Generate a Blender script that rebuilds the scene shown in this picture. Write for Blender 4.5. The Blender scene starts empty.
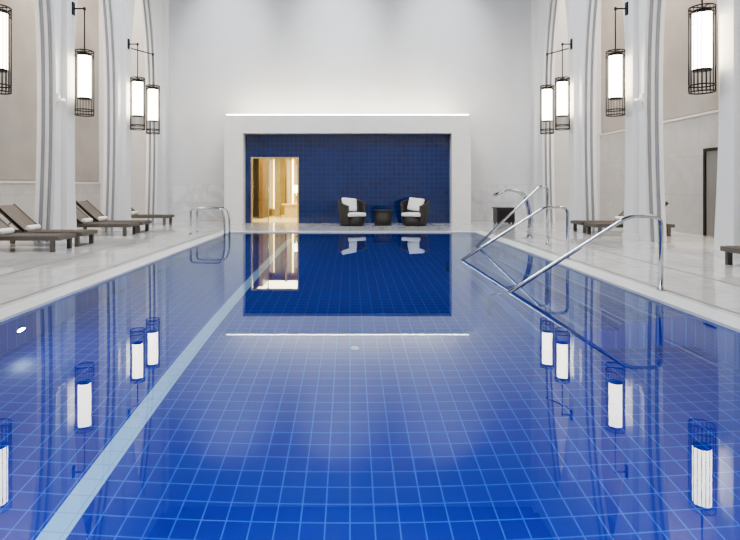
import bpy, bmesh, math, random
from mathutils import Vector, Matrix
random.seed(3)
S=bpy.context.scene
COL=S.collection
try: S.view_settings.look='AgX - Medium High Contrast'
except Exception as ex: print('look',ex)
# ------------------------------------------------------------ materials
def newmat(name):
    m=bpy.data.materials.new(name); m.use_nodes=True
    nt=m.node_tree; b=nt.nodes['Principled BSDF']
    return m,nt,b
def simple(name,col,rough=.5,metal=0,emit=None,es=0,noise=0,nscale=8,bump=0,bscale=40):
    m,nt,b=newmat(name)
    b.inputs['Base Color'].default_value=(*col,1); b.inputs['Roughness'].default_value=rough
    b.inputs['Metallic'].default_value=metal
    tc=nt.nodes.new('ShaderNodeTexCoord')
    if noise:
        n=nt.nodes.new('ShaderNodeTexNoise'); n.inputs['Scale'].default_value=nscale; n.inputs['Detail'].default_value=5
        nt.links.new(tc.outputs['Object'],n.inputs['Vector'])
        r=nt.nodes.new('ShaderNodeValToRGB')
        r.color_ramp.elements[0].position=.3; r.color_ramp.elements[1].position=.7
        r.color_ramp.elements[0].color=(*[max(0,c*(1-noise)) for c in col],1)
        r.color_ramp.elements[1].color=(*[min(1,c*(1+noise)) for c in col],1)
        nt.links.new(n.outputs['Fac'],r.inputs['Fac']); nt.links.new(r.outputs['Color'],b.inputs['Base Color'])
    if bump:
        n=nt.nodes.new('ShaderNodeTexNoise'); n.inputs['Scale'].default_value=bscale
        nt.links.new(tc.outputs['Object'],n.inputs['Vector'])
        bp=nt.nodes.new('ShaderNodeBump'); bp.inputs['Strength'].default_value=bump; bp.inputs['Distance'].default_value=.01
        nt.links.new(n.outputs['Fac'],bp.inputs['Height']); nt.links.new(bp.outputs['Normal'],b.inputs['Normal'])
    if emit:
        b.inputs['Emission Color'].default_value=(*emit,1); b.inputs['Emission Strength'].default_value=es
    return m
def axes_vec(nt,axes):
    tc=nt.nodes.new('ShaderNodeTexCoord'); sp=nt.nodes.new('ShaderNodeSeparateXYZ'); cb=nt.nodes.new('ShaderNodeCombineXYZ')
    nt.links.new(tc.outputs['Object'],sp.inputs[0])
    for i,a in enumerate(axes[:2]): nt.links.new(sp.outputs[a],cb.inputs[i])
    return cb.outputs[0],tc
def tiles(name,axes,c1,c2,mort,w,h,ms,rough=.15,offset=0,bump=0.15,spec=.5,veins=None,wav=0):
    m,nt,b=newmat(name)
    v,tc=axes_vec(nt,axes)
    br=nt.nodes.new('ShaderNodeTexBrick')
    br.offset=offset; br.squash=1
    br.inputs['Color1'].default_value=(*c1,1); br.inputs['Color2'].default_value=(*c2,1); br.inputs['Mortar'].default_value=(*mort,1)
    br.inputs['Scale'].default_value=1; br.inputs['Mortar Size'].default_value=ms; br.inputs['Mortar Smooth'].default_value=.1
    br.inputs['Brick Width'].default_value=w; br.inputs['Row Height'].default_value=h; br.inputs['Bias'].default_value=0
    nt.links.new(v,br.inputs['Vector'])
    out=br.outputs['Color']
    if veins:
        n=nt.nodes.new('ShaderNodeTexNoise'); n.inputs['Scale'].default_value=.9; n.inputs['Detail'].default_value=7
        n.inputs['Distortion'].default_value=1.0; n.inputs['Roughness'].default_value=.55
        nt.links.new(tc.outputs['Object'],n.inputs['Vector'])
        r=nt.nodes.new('ShaderNodeValToRGB'); e=r.color_ramp.elements
        e[0].position=.42; e[0].color=(1,1,1,1); e[1].position=.6; e[1].color=(.97,.97,.97,1)
        x=e.new(.5); x.color=(*veins,1)
        nt.links.new(n.outputs['Fac'],r.inputs['Fac'])
        mx=nt.nodes.new('ShaderNodeMixRGB'); mx.blend_type='MULTIPLY'; mx.inputs[0].default_value=1
        nt.links.new(out,mx.inputs[1]); nt.links.new(r.outputs['Color'],mx.inputs[2]); out=mx.outputs[0]
    nt.links.new(out,b.inputs['Base Color'])
    b.inputs['Roughness'].default_value=rough
    b.inputs['Specular IOR Level'].default_value=spec
    if bump:
        bp=nt.nodes.new('ShaderNodeBump'); bp.inputs['Strength'].default_value=bump; bp.inputs['Distance'].default_value=.004; bp.invert=True
        nt.links.new(br.outputs['Fac'],bp.inputs['Height'])
        last=bp
        if wav:
            n2=nt.nodes.new('ShaderNodeTexNoise'); n2.inputs['Scale'].default_value=6; nt.links.new(tc.outputs['Object'],n2.inputs['Vector'])
            b2=nt.nodes.new('ShaderNodeBump'); b2.inputs['Strength'].default_value=wav; b2.inputs['Distance'].default_value=.01
            nt.links.new(n2.outputs['Fac'],b2.inputs['Height']); nt.links.new(bp.outputs['Normal'],b2.inputs['Normal']); last=b2
        nt.links.new(last.outputs['Normal'],b.inputs['Normal'])
    return m
M={}
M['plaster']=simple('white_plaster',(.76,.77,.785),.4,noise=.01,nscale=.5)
M['plaster_shade']=simple('plaster_shade_grey',(.26,.27,.29),.35,noise=.03,nscale=2)  # shade between the arch mouldings, put into the colour as darker grey
M['backplaster']=simple('grey_plaster',(.62,.635,.665),.6,noise=.03,nscale=1.2)
M['portal']=simple('portal_limestone',(.76,.75,.73),.4,noise=.03,nscale=4)
M['ceil']=simple('ceiling_paint',(.05,.06,.09),.8,noise=.03)
M['taupe']=simple('taupe_wall_panel',(.41,.385,.36),.22,noise=.12,nscale=.7)
M['marble']=tiles('marble_wainscot',(1,2,0),(.62,.61,.60),(.59,.585,.575),(.40,.40,.40),1.6,1.03,.004,.18,.5,.1,veins=(.92,.92,.93))
M['marble_b']=tiles('marble_wainscot_back',(0,2,1),(.72,.73,.74),(.66,.67,.69),(.4,.4,.4),1.3,.66,.004,.2,.5,.1,veins=(.82,.82,.85))
M['deck']=tiles('marble_deck',(0,1,2),(.66,.665,.66),(.61,.615,.615),(.28,.29,.30),.9,.9,.004,.08,0,.05,veins=(.86,.86,.87))
M['coping']=simple('coping_stone',(.80,.83,.86),.2,noise=.03)
BL=((.0006,.017,.31),(.0007,.019,.33),(.035,.16,.66))
M['pt_f']=tiles('pool_tile_floor',(0,1,2),*BL,.14,.14,.0048,.3,0,0)
M['pt_x']=tiles('pool_tile_side',(1,2,0),*BL,.14,.14,.0048,.3,0,0)
M['pt_y']=tiles('pool_tile_end',(0,2,1),*BL,.14,.14,.0048,.3,0,0)
M['nosing']=simple('step_nosing_tile',(.06,.18,.55),.3)
M['lane']=tiles('pool_lane_tile',(0,1,2),(.65,.82,.92),(.6,.78,.9),(.40,.6,.82),.14,.14,.004,.3,0,0)
M['bluewall']=tiles('blue_glazed_tile',(0,2,1),(.0008,.010,.080),(.0015,.017,.115),(.016,.055,.20),.16,.16,.0045,.05,0,.4,spec=1.0,wav=.45)
M['steel']=simple('polished_steel',(.52,.54,.57),.12,1)
M['black']=simple('black_metal',(.015,.015,.018),.4,.6)
M['bronze']=simple('bronze_metal',(.05,.04,.035),.35,.7)
M['glow']=simple('lantern_glow',(1,.95,.85),.6,emit=(1,.86,.64),es=15)
M['ledglow']=simple('led_glow',(1,.95,.85),.6,emit=(1,.90,.66),es=20)
M['warmglow']=simple('sconce_glow',(1,.95,.85),.6,emit=(1,.85,.55),es=8)
M['white']=simple('white_fabric',(.85,.84,.82),.85,bump=.2)
M['grate']=simple('drain_grate_grey',(.22,.23,.25),.4)
M['gold']=simple('gold_wall_panel',(.60,.47,.17),.35,noise=.15,nscale=2)
M['goldd']=simple('walnut_panel',(.16,.10,.035),.3,noise=.15,nscale=3)
M['brass']=simple('brass_frame',(.75,.60,.30),.25,1)
M['stone']=simple('beige_stone',(.70,.60,.36),.3,noise=.1)
M['dark']=simple('dark_panel',(.03,.03,.035),.3)
M['greydoor']=simple('grey_door_leaf',(.28,.275,.27),.3)
M['lounger']=simple('lounger_weave',(.13,.115,.10),.6,noise=.25,nscale=60,bump=.3,bscale=120)
m,nt,b=newmat('dark_wicker')
tc=nt.nodes.new('ShaderNodeTexCoord'); w=nt.nodes.new('ShaderNodeTexWave'); w.wave_type='BANDS'; w.bands_direction='Z'
w.inputs['Scale'].default_value=14; w.inputs['Distortion'].default_value=2
nt.links.new(tc.outputs['Object'],w.inputs['Vector'])
r=nt.nodes.new('ShaderNodeValToRGB'); r.color_ramp.elements[0].color=(.014,.012,.011,1); r.color_ramp.elements[1].color=(.08,.07,.06,1)
nt.links.new(w.outputs['Fac'],r.inputs['Fac']); nt.links.new(r.outputs['Color'],b.inputs['Base Color'])
bp=nt.nodes.new('ShaderNodeBump'); bp.inputs['Strength'].default_value=.6; bp.inputs['Distance'].default_value=.01
nt.links.new(w.outputs['Fac'],bp.inputs['Height']); nt.links.new(bp.outputs['Normal'],b.inputs['Normal'])
b.inputs['Roughness'].default_value=.55
M['wicker']=m
m,nt,b=newmat('clear_glass')
nt.nodes.remove(b); o=nt.nodes['Material Output']
tr=nt.nodes.new('ShaderNodeBsdfTransparent'); gl=nt.nodes.new('ShaderNodeBsdfGlossy'); gl.inputs['Roughness'].default_value=.02
fr=nt.nodes.new('ShaderNodeFresnel'); fr.inputs['IOR'].default_value=1.45; mx=nt.nodes.new('ShaderNodeMixShader')
nt.links.new(fr.outputs[0],mx.inputs[0]); nt.links.new(tr.outputs[0],mx.inputs[1]); nt.links.new(gl.outputs[0],mx.inputs[2]); nt.links.new(mx.outputs[0],o.inputs['Surface'])
M['glass']=m
m,nt,b=newmat('pool_water')
nt.nodes.remove(b); o=nt.nodes['Material Output']
g=nt.nodes.new('ShaderNodeBsdfGlass'); g.inputs['IOR'].default_value=1.5; g.inputs['Roughness'].default_value=0; g.inputs['Color'].default_value=(.80,.91,1,1)
tc=nt.nodes.new('ShaderNodeTexCoord'); n=nt.nodes.new('ShaderNodeTexNoise'); n.inputs['Scale'].default_value=1.2; n.inputs['Detail'].default_value=0
nt.links.new(tc.outputs['Object'],n.inputs['Vector'])
bp=nt.nodes.new('ShaderNodeBump'); bp.inputs['Strength'].default_value=.04; bp.inputs['Distance'].default_value=.004
nt.links.new(n.outputs['Fac'],bp.inputs['Height']); nt.links.new(bp.outputs['Normal'],g.inputs['Normal']); nt.links.new(g.outputs[0],o.inputs['Surface'])
M['water']=m
# ------------------------------------------------------------ geometry helpers
def mkobj(name,bm,mats,parent=None,smooth=False,loc=None):
    me=bpy.data.meshes.new(name); bm.normal_update(); bm.to_mesh(me); bm.free()
    if not isinstance(mats,(list,tuple)): mats=[mats]
    for mm in mats: me.materials.append(mm)
    if smooth:
        for p in me.polygons: p.use_smooth=True
    o=bpy.data.objects.new(name,me); COL.objects.link(o)
    if loc: o.location=loc
    if parent: o.parent=parent
    return o
def empty(name,loc=(0,0,0),rot=0):
    o=bpy.data.objects.new(name,None); o.location=loc; o.rotation_euler=(0,0,rot); o.empty_display_size=.2; COL.objects.link(o); return o
def addbox(bm,x0,x1,y0,y1,z0,z1,mi=0,bev=0):
    if x1<x0:x0,x1=x1,x0
    if y1<y0:y0,y1=y1,y0
    v=[bm.verts.new((x,y,z)) for z in(z0,z1) for y in(y0,y1) for x in(x0,x1)]
    fs=[(0,2,3,1),(4,5,7,6),(0,1,5,4),(2,6,7,3),(0,4,6,2),(1,3,7,5)]
    F=[bm.faces.new([v[i] for i in f]) for f in fs]
    for f in F: f.material_index=mi
    if bev:
        es=list({e for f in F for e in f.edges})
        r=bmesh.ops.bevel(bm,geom=es,offset=bev,segments=2,affect='EDGES',profile=.7)
        for f in r['faces']: f.material_index=mi
def boxes(name,lst,mats,parent=None,bev=0,loc=None):
    bm=bmesh.new()
    for b in lst: addbox(bm,*b[:6],mi=(b[6] if len(b)>6 else 0),bev=bev)
    return mkobj(name,bm,mats,parent,loc=loc)
def addtube(bm,pts,r,seg=10,mi=0,closed=False):
    pts=[Vector(p) for p in pts]; n=len(pts); rings=[]
    up=None
    for i,p in enumerate(pts):
        if closed: t=(pts[(i+1)%n]-pts[i-1]).normalized()
        elif i==0: t=(pts[1]-p).normalized()
        elif i==n-1: t=(p-pts[-2]).normalized()
        else: t=((pts[i+1]-p).normalized()+(p-pts[i-1]).normalized()).normalized()
        if up is None:
            up=Vector((0,0,1)) if abs(t.z)<.9 else Vector((1,0,0))
        a=(up-t*up.dot(t)).normalized(); up=a; c=t.cross(a)
        rr=r[i] if isinstance(r,(list,tuple)) else r
        rings.append([bm.verts.new(p+(a*math.cos(2*math.pi*k/seg)+c*math.sin(2*math.pi*k/seg))*rr) for k in range(seg)])
    m=n if closed else n-1
    for i in range(m):
        A,B=rings[i],rings[(i+1)%n]
        for k in range(seg):
            f=bm.faces.new((A[k],A[(k+1)%seg],B[(k+1)%seg],B[k])); f.material_index=mi; f.smooth=True
    if not closed:
        f=bm.faces.new(rings[0][::-1]); f.material_index=mi
        f=bm.faces.new(rings[-1]); f.material_index=mi
def fillet(pts,r,k=6):
    pts=[Vector(p) for p in pts]; out=[pts[0]]
    for i in range(1,len(pts)-1):
        a=(pts[i-1]-pts[i]); b=(pts[i+1]-pts[i]); d=min(r,a.length*.45,b.length*.45)
        p0=pts[i]+a.normalized()*d; p2=pts[i]+b.normalized()*d
        for j in range(k+1):
            t=j/k; out.append(p0*(1-t)**2+pts[i]*2*t*(1-t)+p2*t*t)
    out.append(pts[-1]); return out
def addcyl(bm,c,r,z0,z1,seg=32,mi=0,r2=None):
    r2=r if r2 is None else r2
    A=[bm.verts.new((c[0]+r*math.cos(2*math.pi*k/seg),c[1]+r*math.sin(2*math.pi*k/seg),z0)) for k in range(seg)]
    B=[bm.verts.new((c[0]+r2*math.cos(2*math.pi*k/seg),c[1]+r2*math.sin(2*math.pi*k/seg),z1)) for k in range(seg)]
    for k in range(seg):
        f=bm.faces.new((A[k],A[(k+1)%seg],B[(k+1)%seg],B[k])); f.material_index=mi; f.smooth=True
    f=bm.faces.new(A[::-1]); f.material_index=mi; f=bm.faces.new(B); f.material_index=mi
def circle(c,r,z,n=28): return [(c[0]+r*math.cos(2*math.pi*k/n),c[1]+r*math.sin(2*math.pi*k/n),z) for k in range(n)]

PL,PR,PN,PF=-3.32,3.44,.5,14.36   # pool
HC=10.4; YB=19.0; YN=-3.0; XO=9.2
boxes('floor',[(-XO,PL-.3,YN,21.6,-.3,0),(PR+.3,XO,YN,21.6,-.3,0),(PL-.3,PR+.3,YN,PN-.3,-.3,0),(PL-.3,PR+.3,PF+.3,21.6,-.3,0)],M['deck'])
boxes('trim_pool_coping',[(PL-.3,PL,PN-.3,PF+.3,-.25,.004),(PR,PR+.3,PN-.3,PF+.3,-.25,.004),(PL,PR,PN-.3,PN,-.25,.004),(PL,PR,PF,PF+.3,-.25,.004)],M['coping'])
for s,x in((0,PL-.42),(1,PR+.42),(2,4.95),(3,-4.95)):
    boxes('trim_drain_slot_%d'%s,[(x-.018,x+.018,PN,PF+.6,-.01,.003)],M['grate'])
D=1.42
pool=empty('swimming_pool')
boxes('basin_floor',[(PL,PR,PN,PF,-D-.15,-D)],M['pt_f'],pool)
boxes('basin_sides',[(PL-.29,PL,PN-.29,PF+.29,-D-.15,-.251),(PR,PR+.29,PN-.29,PF+.29,-D-.15,-.251),(PL,PL+.004,PN,PF,-.26,-.03),(PR-.004,PR,PN,PF,-.26,-.03)],M['pt_x'],pool)
boxes('basin_ends',[(PL,PR,PN-.29,PN,-D-.15,-.251),(PL,PR,PF,PF+.29,-D-.15,-.251),(PL,PR,PF-.004,PF,-.26,-.03)],M['pt_y'],pool)
boxes('lane_marking',[(-1.66,-1.51,PN+.4,PF-.35,-D,-D+.003)],M['lane'],pool)
st=[]
SY0,SY1=5.2,9.6
for i in range(4):
    x0=PR-.37*(i+1); st.append((x0,PR-.37*i,SY0,SY1,-D,-.16-.28*i))
boxes('entry_steps',st,M['pt_f'],pool)
boxes('step_nosings',[(PR-.37*(i+1)-.004,PR-.37*(i+1)+.03,SY0,SY1,-.16-.28*i-.03,-.16-.28*i+.004) for i in range(4)],M['nosing'],pool)
bm=bmesh.new()
for x,y,r in((.09,2.60,.06),(.05,5.3,.05)):
    addcyl(bm,(x,y),r,-D,-D+.03,r2=r*.8)
mkobj('floor_inlets',bm,simple('inlet_plastic',(.6,.66,.75),.4),pool)
bm=bmesh.new()
v=[bm.verts.new(p) for p in((PL,PN,-.025),(PR,PN,-.025),(PR,PF,-.025),(PL,PF,-.025))]; bm.faces.new(v)
mkobj('water_surface',bm,M['water'],pool)
def light(name,typ,loc,rot,energy,col,parent=None,**k):
    l=bpy.data.lights.new(name,typ); l.energy=energy; l.color=col
    for a,b in k.items(): setattr(l,a,b)
    o=bpy.data.objects.new(name,l); o.location=loc; o.rotation_euler=rot; COL.objects.link(o)
    if parent:o.parent=parent
    return o
for i,x in enumerate((-2.2,0,2.2)):  # added lights on the unseen near wall, brightening the pool floor
    light('underwater_lamp_%d'%i,'AREA',(x,PN+.04,-.5),(math.radians(90),0,0),80 if x==0 else 48,(.55,.8,1),pool,shape='DISK',size=.4)
light('underwater_lamp_side','AREA',(PL+.03,5.2,-.75),(0,math.radians(-90),0),8,(.75,.9,1),pool,shape='DISK',size=.12)
TOP=8.9; EX=2.7; BN=.14
def hw(h,base,mx,top,off):
    hm=3.0
    if h<=hm:
        t=h/hm; w=base+(mx-base)*math.sin(t*math.pi/2)
    else:
        t=(h-hm)/(top-hm); w=mx*(1-t**EX)
    return max(0,w-off)
bays=[(-.04,2.3),(3.16,5.5),(6.36,8.7),(9.56,11.9),(12.76,15.1),(15.96,18.2)]
bounds=[YN]+[(bays[i][1]+bays[i+1][0])/2 for i in range(len(bays)-1)]+[YB]
def arcade(side,name):
    bm=bmesh.new()
    layers=[(6.75,6.83,-.04,0),(6.83,6.87,.03,1),(6.87,6.95,.05,0),(6.95,6.99,.12,1),(6.99,7.08,.14,0)]  # thin grey layers paint in the shadow gaps between white mouldings
    for i,(y0,y1) in enumerate(bays):
        c=(y0+y1)/2; mx=(y1-y0)/2
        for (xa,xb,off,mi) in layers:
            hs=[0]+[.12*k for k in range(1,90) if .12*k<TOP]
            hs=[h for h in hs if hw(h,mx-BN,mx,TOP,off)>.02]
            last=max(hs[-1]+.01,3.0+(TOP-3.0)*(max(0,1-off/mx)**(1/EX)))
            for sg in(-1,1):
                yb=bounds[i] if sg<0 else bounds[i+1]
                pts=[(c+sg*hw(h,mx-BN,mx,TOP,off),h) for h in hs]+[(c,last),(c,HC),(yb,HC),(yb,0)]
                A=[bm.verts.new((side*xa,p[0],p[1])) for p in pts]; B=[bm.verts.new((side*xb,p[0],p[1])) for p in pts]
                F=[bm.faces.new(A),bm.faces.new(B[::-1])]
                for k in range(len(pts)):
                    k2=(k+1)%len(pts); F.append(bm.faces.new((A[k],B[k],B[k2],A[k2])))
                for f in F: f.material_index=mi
    for i in range(1,len(bays)):
        c=bounds[i]; addbox(bm,side*6.61,side*6.76,c-.17,c+.17,0,HC)
        addbox(bm,side*6.57,side*6.76,c-.22,c+.22,0,.14)
    addbox(bm,side*6.61,side*6.76,18.65,YB,0,HC)
    bmesh.ops.recalc_face_normals(bm,faces=bm.faces)
    return mkobj(name,bm,[M['plaster'],M['plaster_shade']])
arcade(-1,'wall_arcade_left'); arcade(1,'wall_arcade_right')
for s,nm in((-1,'left'),(1,'right')):
    wz=3.1 if s>0 else 1.35
    boxes('wall_'+nm,[(s*XO,s*(XO+.2),YN,YB,0,HC)],M['taupe'])
    bm=bmesh.new()
    for k in range(6):
        y=YN+.1+k*3.65; addbox(bm,s*(XO-.03),s*(XO-.001),y,y+3.62,wz+.1,HC-.05,bev=.008)
    mkobj('wall_panels_'+nm,bm,M['taupe'])
    boxes('trim_wainscot_'+nm,[(s*(XO-.06),s*XO,YN,YB,0,wz)],M['marble'])
    boxes('trim_ledge_'+nm,[(s*(XO-.10),s*XO,YN,YB,wz,wz+.06)],M['portal'])
    if s>0:
      for j,y in enumerate((12.3,)):
        boxes('door_%s_%d'%(nm,j+1),[(s*(XO-.10),s*(XO-.06),y-.02,y+.98,0,2.15),(s*(XO-.13),s*(XO-.06),y-.1,y-.02,0,2.23,1),(s*(XO-.13),s*(XO-.06),y+.98,y+1.06,0,2.23,1),(s*(XO-.13),s*(XO-.06),y-.02,y+.98,2.15,2.23,1)],[M['greydoor'],M['bronze']])
X0,X1,IX0,IX1=-4.21,4.05,-3.58,3.41
boxes('wall_back',[(-XO,X0,YB,YB+.2,0,HC),(X1,XO,YB,YB+.2,0,HC),(X0,X1,YB,YB+.2,3.0,HC)],M['backplaster'])
boxes('trim_wainscot_back',[(-6.75,X0,YB-.04,YB,0,1.32),(X1,6.75,YB-.04,YB,0,1.32)],M['marble_b'])
boxes('wall_front',[(-XO,XO,YN-.2,YN,0,HC)],M['plaster'])
boxes('ceiling',[(-XO,XO,YN,YB,HC,HC+.2)],M['ceil'])
boxes('trim_portal_left',[(X0,IX0,17.4,YB,0,3.64)],M['portal'])
boxes('trim_portal_right',[(IX1,X1,17.4,YB,0,3.64)],M['portal'])
boxes('trim_portal_top',[(IX0,IX1,17.4,YB,3.04,3.64)],M['portal'])
boxes('led_cove_strip',[(X0+.06,X1-.06,17.46,17.52,3.64,3.68)],M['ledglow'])
DX0,DX1,DZ=-3.39,-1.75,2.26; YW=17.8
boxes('wall_blue_tile',[(IX0,DX0,YW,YW+.15,0,3.04),(DX0,DX1,YW,YW+.15,DZ,3.04),(DX1,IX1,YW,YW+.15,0,3.04)],M['bluewall'])
d=empty('door_1')
boxes('frame',[(DX0,DX0+.05,YW-.01,YW+.1,0,DZ),(DX1-.05,DX1,YW-.01,YW+.1,0,DZ),(DX0+.05,DX1-.05,YW-.01,YW+.1,DZ-.05,DZ),(-2.82,-2.79,YW+.02,YW+.08,0,DZ-.05)],M['brass'],d)
boxes('glass_leaf',[(DX0+.05,-2.82,YW+.045,YW+.055,.01,DZ-.05)],M['glass'],d)
boxes('handle',[(-2.88,-2.86,YW-.03,YW-.01,.8,1.3),(-2.88,-2.86,YW-.01,YW+.045,.82,.84),(-2.88,-2.86,YW-.01,YW+.045,1.26,1.28)],M['brass'],d)
l=empty('lobby_room')
boxes('walls',[(-4.0,-3.9,YW+.15,22.5,0,2.7),(-.9,-.8,YW+.15,22.5,0,2.7),(-3.9,-.9,22.4,22.5,0,2.7),(-3.9,-.9,YW+.15,22.4,2.6,2.7)],M['gold'],l)
boxes('lobby_floor',[(-3.9,-.9,YW+.15,22.4,0,.012)],M['stone'],l)
boxes('pilasters',[(-3.5,-3.35,20.0,22.3,0,2.6,1),(-3.25,-3.0,22.3,22.4,0,2.6),(-2.62,-2.56,21.0,22.3,0,2.6,1),(-2.0,-1.9,22.2,22.4,0,2.6,1),(-2.4,-2.1,22.33,22.4,.9,2.2,2)],[M['stone'],M['goldd'],M['white']],l)
boxes('console',[(-2.7,-1.5,20.6,21.1,0,.12),(-2.6,-1.5,20.65,21.05,.12,.5),(-2.72,-1.48,20.58,21.12,.5,.56)],M['stone'],l,bev=.01)
bm=bmesh.new(); addcyl(bm,(-2.15,20.85),.09,.56,.60,20,0); addcyl(bm,(-2.15,20.85),.02,.6,1.0,12,0); addcyl(bm,(-2.15,20.85),.14,1.0,1.3,24,1,r2=.1)
mkobj('table_lamp',bm,[M['brass'],M['warmglow']],l)
boxes('wall_light_strip',[(-2.48,-2.44,22.33,22.4,.3,2.4),(-3.28,-3.25,22.33,22.4,.3,2.4)],M['warmglow'],l)
light('lobby_light','AREA',(-2.5,19.8,2.55),(0,0,0),210,(1,.86,.50),l,shape='RECTANGLE',size=2,size_y=3)

LX=6.33
def lantern(x,y,side,arm='x'):
    e=empty('wall_lantern')
    bm=bmesh.new(); c=(x,y); R=.205; zb,zt=2.96,4.48
    for k in range(20):
        a=2*math.pi*k/20; addtube(bm,[(x+R*math.cos(a),y+R*math.sin(a),zb),(x+R*math.cos(a),y+R*math.sin(a),zt)],.0065,6)
    for z in(zb,zb+.12,zt-.12,zt): addtube(bm,circle(c,R,z),.013,6,closed=True)
    for k in range(4):
        a=math.pi/2*k; addtube(bm,[(x,y,zt),(x+R*math.cos(a),y+R*math.sin(a),zt)],.01,6)
    addcyl(bm,c,.15,zt-.10,zt-.05); addcyl(bm,c,.014,zt-.1,5.5,12)
    addcyl(bm,c,.03,5.46,5.53,16); addcyl(bm,c,.15,3.34,3.37)
    if arm=='x':
        xe=side*6.61
        addtube(bm,[(x,y,5.5),(xe,y,5.5)],.018,8); addbox(bm,xe-side*.03,xe,y-.05,y+.05,5.35,5.65)
    else:
        addtube(bm,[(x,y,5.5),(side*6.72,16.0,5.5)],.018,8); addbox(bm,side*6.71,side*6.75,15.84,15.93,5.35,5.65)
        addtube(bm,[(side*6.72,16.0,5.5),(side*6.72,15.9,5.5)],.018,8)
    mkobj('cage',bm,M['black'],e)
    bm=bmesh.new(); addcyl(bm,c,.148,3.37,zt-.10); mkobj('glowing_shade',bm,M['glow'],e)
for s in(-1,1):
    for y in(5.93,9.35,12.4,15.5): lantern(s*LX,y,s)
    lantern(s*LX,16.7,s,'z')
def lounger(fx,y,side,flat=False):
    e=empty('sun_lounger')
    bm=bmesh.new(); T=lambda u:fx+side*u
    hwid=.33
    addbox(bm,T(0),T(2.0),y-hwid,y-hwid+.05,.22,.30); addbox(bm,T(0),T(2.0),y+hwid-.05,y+hwid,.22,.30)
    addbox(bm,T(0),T(.05),y-hwid+.05,y+hwid-.05,.22,.30); addbox(bm,T(1.95),T(2.0),y-hwid+.05,y+hwid-.05,.22,.30)
    for u in(.08,1.82):
        for w in(-hwid,hwid-.06): addbox(bm,T(u),T(u+.08),y+w,y+w+.06,0,.22)
    L=1.3 if not flat else 1.95
    k=0.06
    while k<L-.05:
        addbox(bm,T(k),T(k+.075),y-hwid+.05,y+hwid-.05,.275,.31); k+=.09
    mkobj('frame',bm,M['lounger'],e)
    if not flat:
        bm=bmesh.new()
        addbox(bm,0,.78,-hwid+.03,hwid-.03,0,.035)
        for j in(-hwid+.03,hwid-.07): addbox(bm,0,.8,j,j+.04,-.03,.05)
        a=math.radians(42)
        for v in bm.verts:
            X,Z=v.co.x,v.co.z
            v.co=Vector((T(1.25+X*math.cos(a)-Z*math.sin(a)),y+v.co.y,.31+X*math.sin(a)+Z*math.cos(a)))
        addtube(bm,[(T(1.6),y,.6),(T(1.9),y,.28)],.015,6)
        bmesh.ops.recalc_face_normals(bm,faces=bm.faces)
        mkobj('backrest',bm,M['lounger'],e)
        bm=bmesh.new(); addtube(bm,[(T(1.22),y-.2,.37),(T(1.22),y-.17,.37),(T(1.22),y+.17,.37),(T(1.22),y+.2,.37)],[.035,.065,.065,.035],14)
        mkobj('rolled_towel',bm,M['white'],e)
for y in(10.3,11.2,13.5,14.35,7.9,17.3): lounger(-5.6 if y<17 else -5.95,y,-1)
lounger(6.2,14.3,1); lounger(6.2,13.45,1);lounger(6.0,8.1,1)
def rail(name,paths,r=.022):
    bm=bmesh.new()
    for p in paths:
        addtube(bm,fillet(p,.12),r,12)
        for q in(p[0],p[-1]):
            if q[2]<=.001 and q[2]>-.01: addcyl(bm,q,.05,0,.012,20)
    return mkobj(name,bm,M['steel'],None)
for y in(6.35,9.08):
    rail('pool_handrail',[[(3.8,y,0),(3.8,y,.9),(3.4,y,.9),(1.96,y,-.02),(1.7,y,-.2),(1.7,y,-D)]],.025)
rail('pool_handrail',[[(4.26,11.2,0),(4.26,11.2,1.24),(4.1,11.2,1.27),(2.75,11.2,0),(2.55,11.2,-.2),(2.55,11.2,-D)]],.025)
rail('pool_ladder',[[(-4.15,y,0),(-4.15,y,.68),(-3.35,y,.68),(-3.27,y,.4),(-3.27,y,-1.0)] for y in(13.55,14.1)]+[[(-3.27,13.55,z),(-3.27,14.1,z)] for z in(-.35,-.65,-.95)],.026)
bm=bmesh.new()
prof=fillet([(4.38,12.7,0),(4.42,12.7,.55),(4.25,12.7,1.1),(3.85,12.7,1.2),(3.55,12.7,1.05)],.35,8)
rings=[]
for i,p in enumerate(prof):
    t=i/(len(prof)-1); w=.07+.16*t; th=.06-.03*t
    d_=(prof[min(i+1,len(prof)-1)]-prof[max(i-1,0)]).normalized(); nrm=Vector((-d_.z,0,d_.x))
    rings.append([bm.verts.new(p+Vector((0,w*math.cos(a),0))+nrm*th*math.sin(a)) for a in[2*math.pi*k/14 for k in range(14)]])
for A,B in zip(rings,rings[1:]):
    for k in range(14): bm.faces.new((A[k],A[(k+1)%14],B[(k+1)%14],B[k])).smooth=True
bm.faces.new(rings[0][::-1]); bm.faces.new(rings[-1])
addcyl(bm,(4.38,12.7),.11,0,.02)
mkobj('pool_waterfall_spout',bm,M['steel'])
boxes('towel_bin',[(4.95,5.55,17.5,18.0,.04,.5),(4.92,5.58,17.47,18.03,.5,.54),(5.0,5.5,17.49,17.5,.1,.44,1),(4.97,5.03,17.52,17.58,0,.04),(5.47,5.53,17.52,17.58,0,.04),(4.97,5.03,17.92,17.98,0,.04),(5.47,5.53,17.92,17.98,0,.04)],[M['dark'],M['bronze']])
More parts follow.
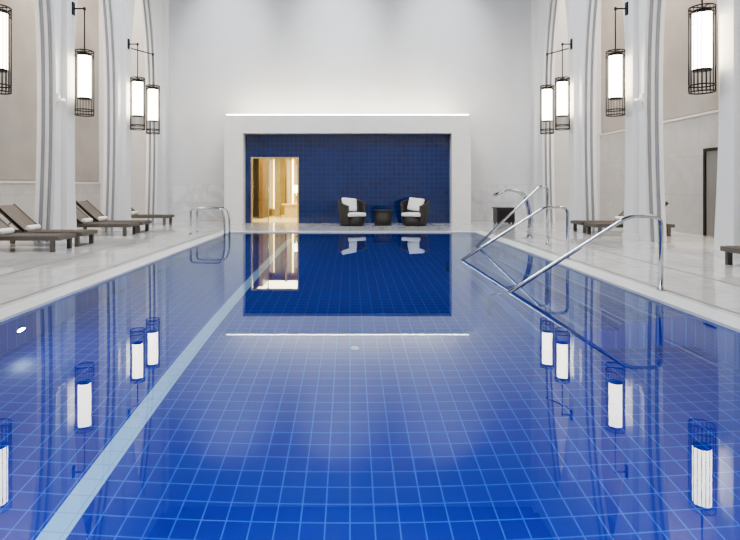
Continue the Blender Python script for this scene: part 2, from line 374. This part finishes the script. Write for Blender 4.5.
def chair(x,y,rot):
    e=empty('wicker_armchair',(x,y,0),rot)
    bm=bmesh.new(); N=36; rows=8
    grid={}
    for si,rr in enumerate((0,-.06)):
        for i in range(N+1):
            th=math.radians(-140+280*i/N); k=abs(th)/math.radians(140); top=.84-.24*k**1.6
            for j in range(rows+1):
                t=j/rows; z=.03+(top-.03)*t
                R=.36+.09*t**.8+rr+(.02*math.sin(t*math.pi))
                grid[si,i,j]=bm.verts.new((R*math.sin(th)*1.04,R*math.cos(th)*.92,z))
    for i in range(N):
        for j in range(rows):
            bm.faces.new((grid[0,i,j],grid[0,i+1,j],grid[0,i+1,j+1],grid[0,i,j+1])).smooth=True
            bm.faces.new((grid[1,i,j],grid[1,i,j+1],grid[1,i+1,j+1],grid[1,i+1,j])).smooth=True
        bm.faces.new((grid[0,i,0],grid[1,i,0],grid[1,i+1,0],grid[0,i+1,0]))
    for i in(0,N):
        for j in range(rows): bm.faces.new((grid[0,i,j],grid[0,i,j+1],grid[1,i,j+1],grid[1,i,j]))
    rim=[(grid[0,i,rows].co+grid[1,i,rows].co)/2 for i in range(N+1)]
    addtube(bm,rim,.042,10)
    addcyl(bm,(0,-.02),.35,.03,.30,28,r2=.37)
    bmesh.ops.recalc_face_normals(bm,faces=bm.faces)
    mkobj('wicker_shell',bm,M['wicker'],e)
    bm=bmesh.new(); addbox(bm,-.31,.31,-.38,.24,.30,.42,bev=.045); mkobj('seat_cushion',bm,M['white'],e,True)
    bm=bmesh.new(); addbox(bm,-.26,.26,-.07,.07,-.2,.22,bev=.06); o=mkobj('back_pillow',bm,M['white'],e,True,loc=(-.02,.17,.66)); o.rotation_euler=(math.radians(-18),math.radians(6),0)
    bm=bmesh.new()
    for a in(45,135,225,315):
        cx,cy=.27*math.cos(math.radians(a)),.27*math.sin(math.radians(a)); addcyl(bm,(cx,cy),.025,0,.04,12)
    mkobj('feet',bm,M['black'],e)
chair(.07,16.75,math.radians(28)); chair(2.08,16.75,math.radians(-28))
bm=bmesh.new(); addcyl(bm,(0,0),.27,.0,.46,36,r2=.29); addcyl(bm,(0,0),.31,.46,.5,36)
mkobj('round_side_table',bm,[M['wicker']],loc=(1.06,16.8,0))
for s in(-1,1):
    e=empty('security_camera')
    bm=bmesh.new(); y=11.99; addbox(bm,s*6.70,s*6.75,y-.05,y+.05,3.2,3.4,bev=.01)
    addtube(bm,[(s*6.72,y,3.3),(s*6.61,y,3.25)],.02,8); addtube(bm,[(s*6.62,y-.14,3.2),(s*6.62,y+.06,3.26)],.04,12)
    mkobj('housing',bm,M['white'],e)
# ------------------------------------------------------------ lights
for i,(y,p) in enumerate(((2.5,170),(7.5,420),(12.0,640))):  # added area lights overhead, out of view, to brighten the room
    light('added_ceiling_fill_%d'%i,'AREA',(0,y,HC-.05),(0,0,0),p,(.90,.94,1),shape='RECTANGLE',size=4,size_y=2)
def aim(o,t): o.rotation_euler=(Vector(t)-o.location).to_track_quat('-Z','Y').to_euler()
for i,x in enumerate((-4.4,-.5,3.4)):
    o=light('wall_washer_%d'%i,'SPOT',(x,15.6,HC-.1),(0,0,0),900,(.93,.96,1),spot_size=math.radians(52),spot_blend=1,shadow_soft_size=.2); aim(o,(x,YB,7.0))
for i,x in enumerate((-5,0,5)):
    o=light('wall_fill_spot_%d'%i,'SPOT',(x,11,HC-.1),(0,0,0),800,(.96,.97,1),spot_size=math.radians(60),spot_blend=1,shadow_soft_size=.25); aim(o,(x,YB,2.0))
light('portal_cove_light','AREA',(-.08,18.3,3.75),(math.radians(150),0,0),130,(1,.86,.60),shape='RECTANGLE',size=8,size_y=.12)
for s in(-1,1):
    for i,(y0,y1) in enumerate(bays):
        c=(y0+y1)/2
        if i==5: c=16.2
        light('aisle_downlight','AREA',(s*8.2,c,HC-.1),(0,0,0),220,(1,.87,.72),shape='DISK',size=.8)
    for i in range(1,6):
        o=light('pier_spot','SPOT',(s*5.6,bounds[i],HC-.1),(0,0,0),320,(.93,.96,1),spot_size=math.radians(34),spot_blend=1,shadow_soft_size=.06); aim(o,(s*6.75,bounds[i],3.5))
w=bpy.data.worlds.new('World'); S.world=w; w.use_nodes=True
w.node_tree.nodes['Background'].inputs[0].default_value=(.5,.6,.8,1); w.node_tree.nodes['Background'].inputs[1].default_value=.2
cam=bpy.data.cameras.new('Camera'); co=bpy.data.objects.new('Camera',cam); COL.objects.link(co)
co.location=(0,0,1.27); co.rotation_euler=(math.radians(90),0,0)
cam.sensor_width=36; cam.lens=520/740*36; cam.shift_x=20/740; cam.shift_y=-84/740; cam.clip_end=200
S.camera=co
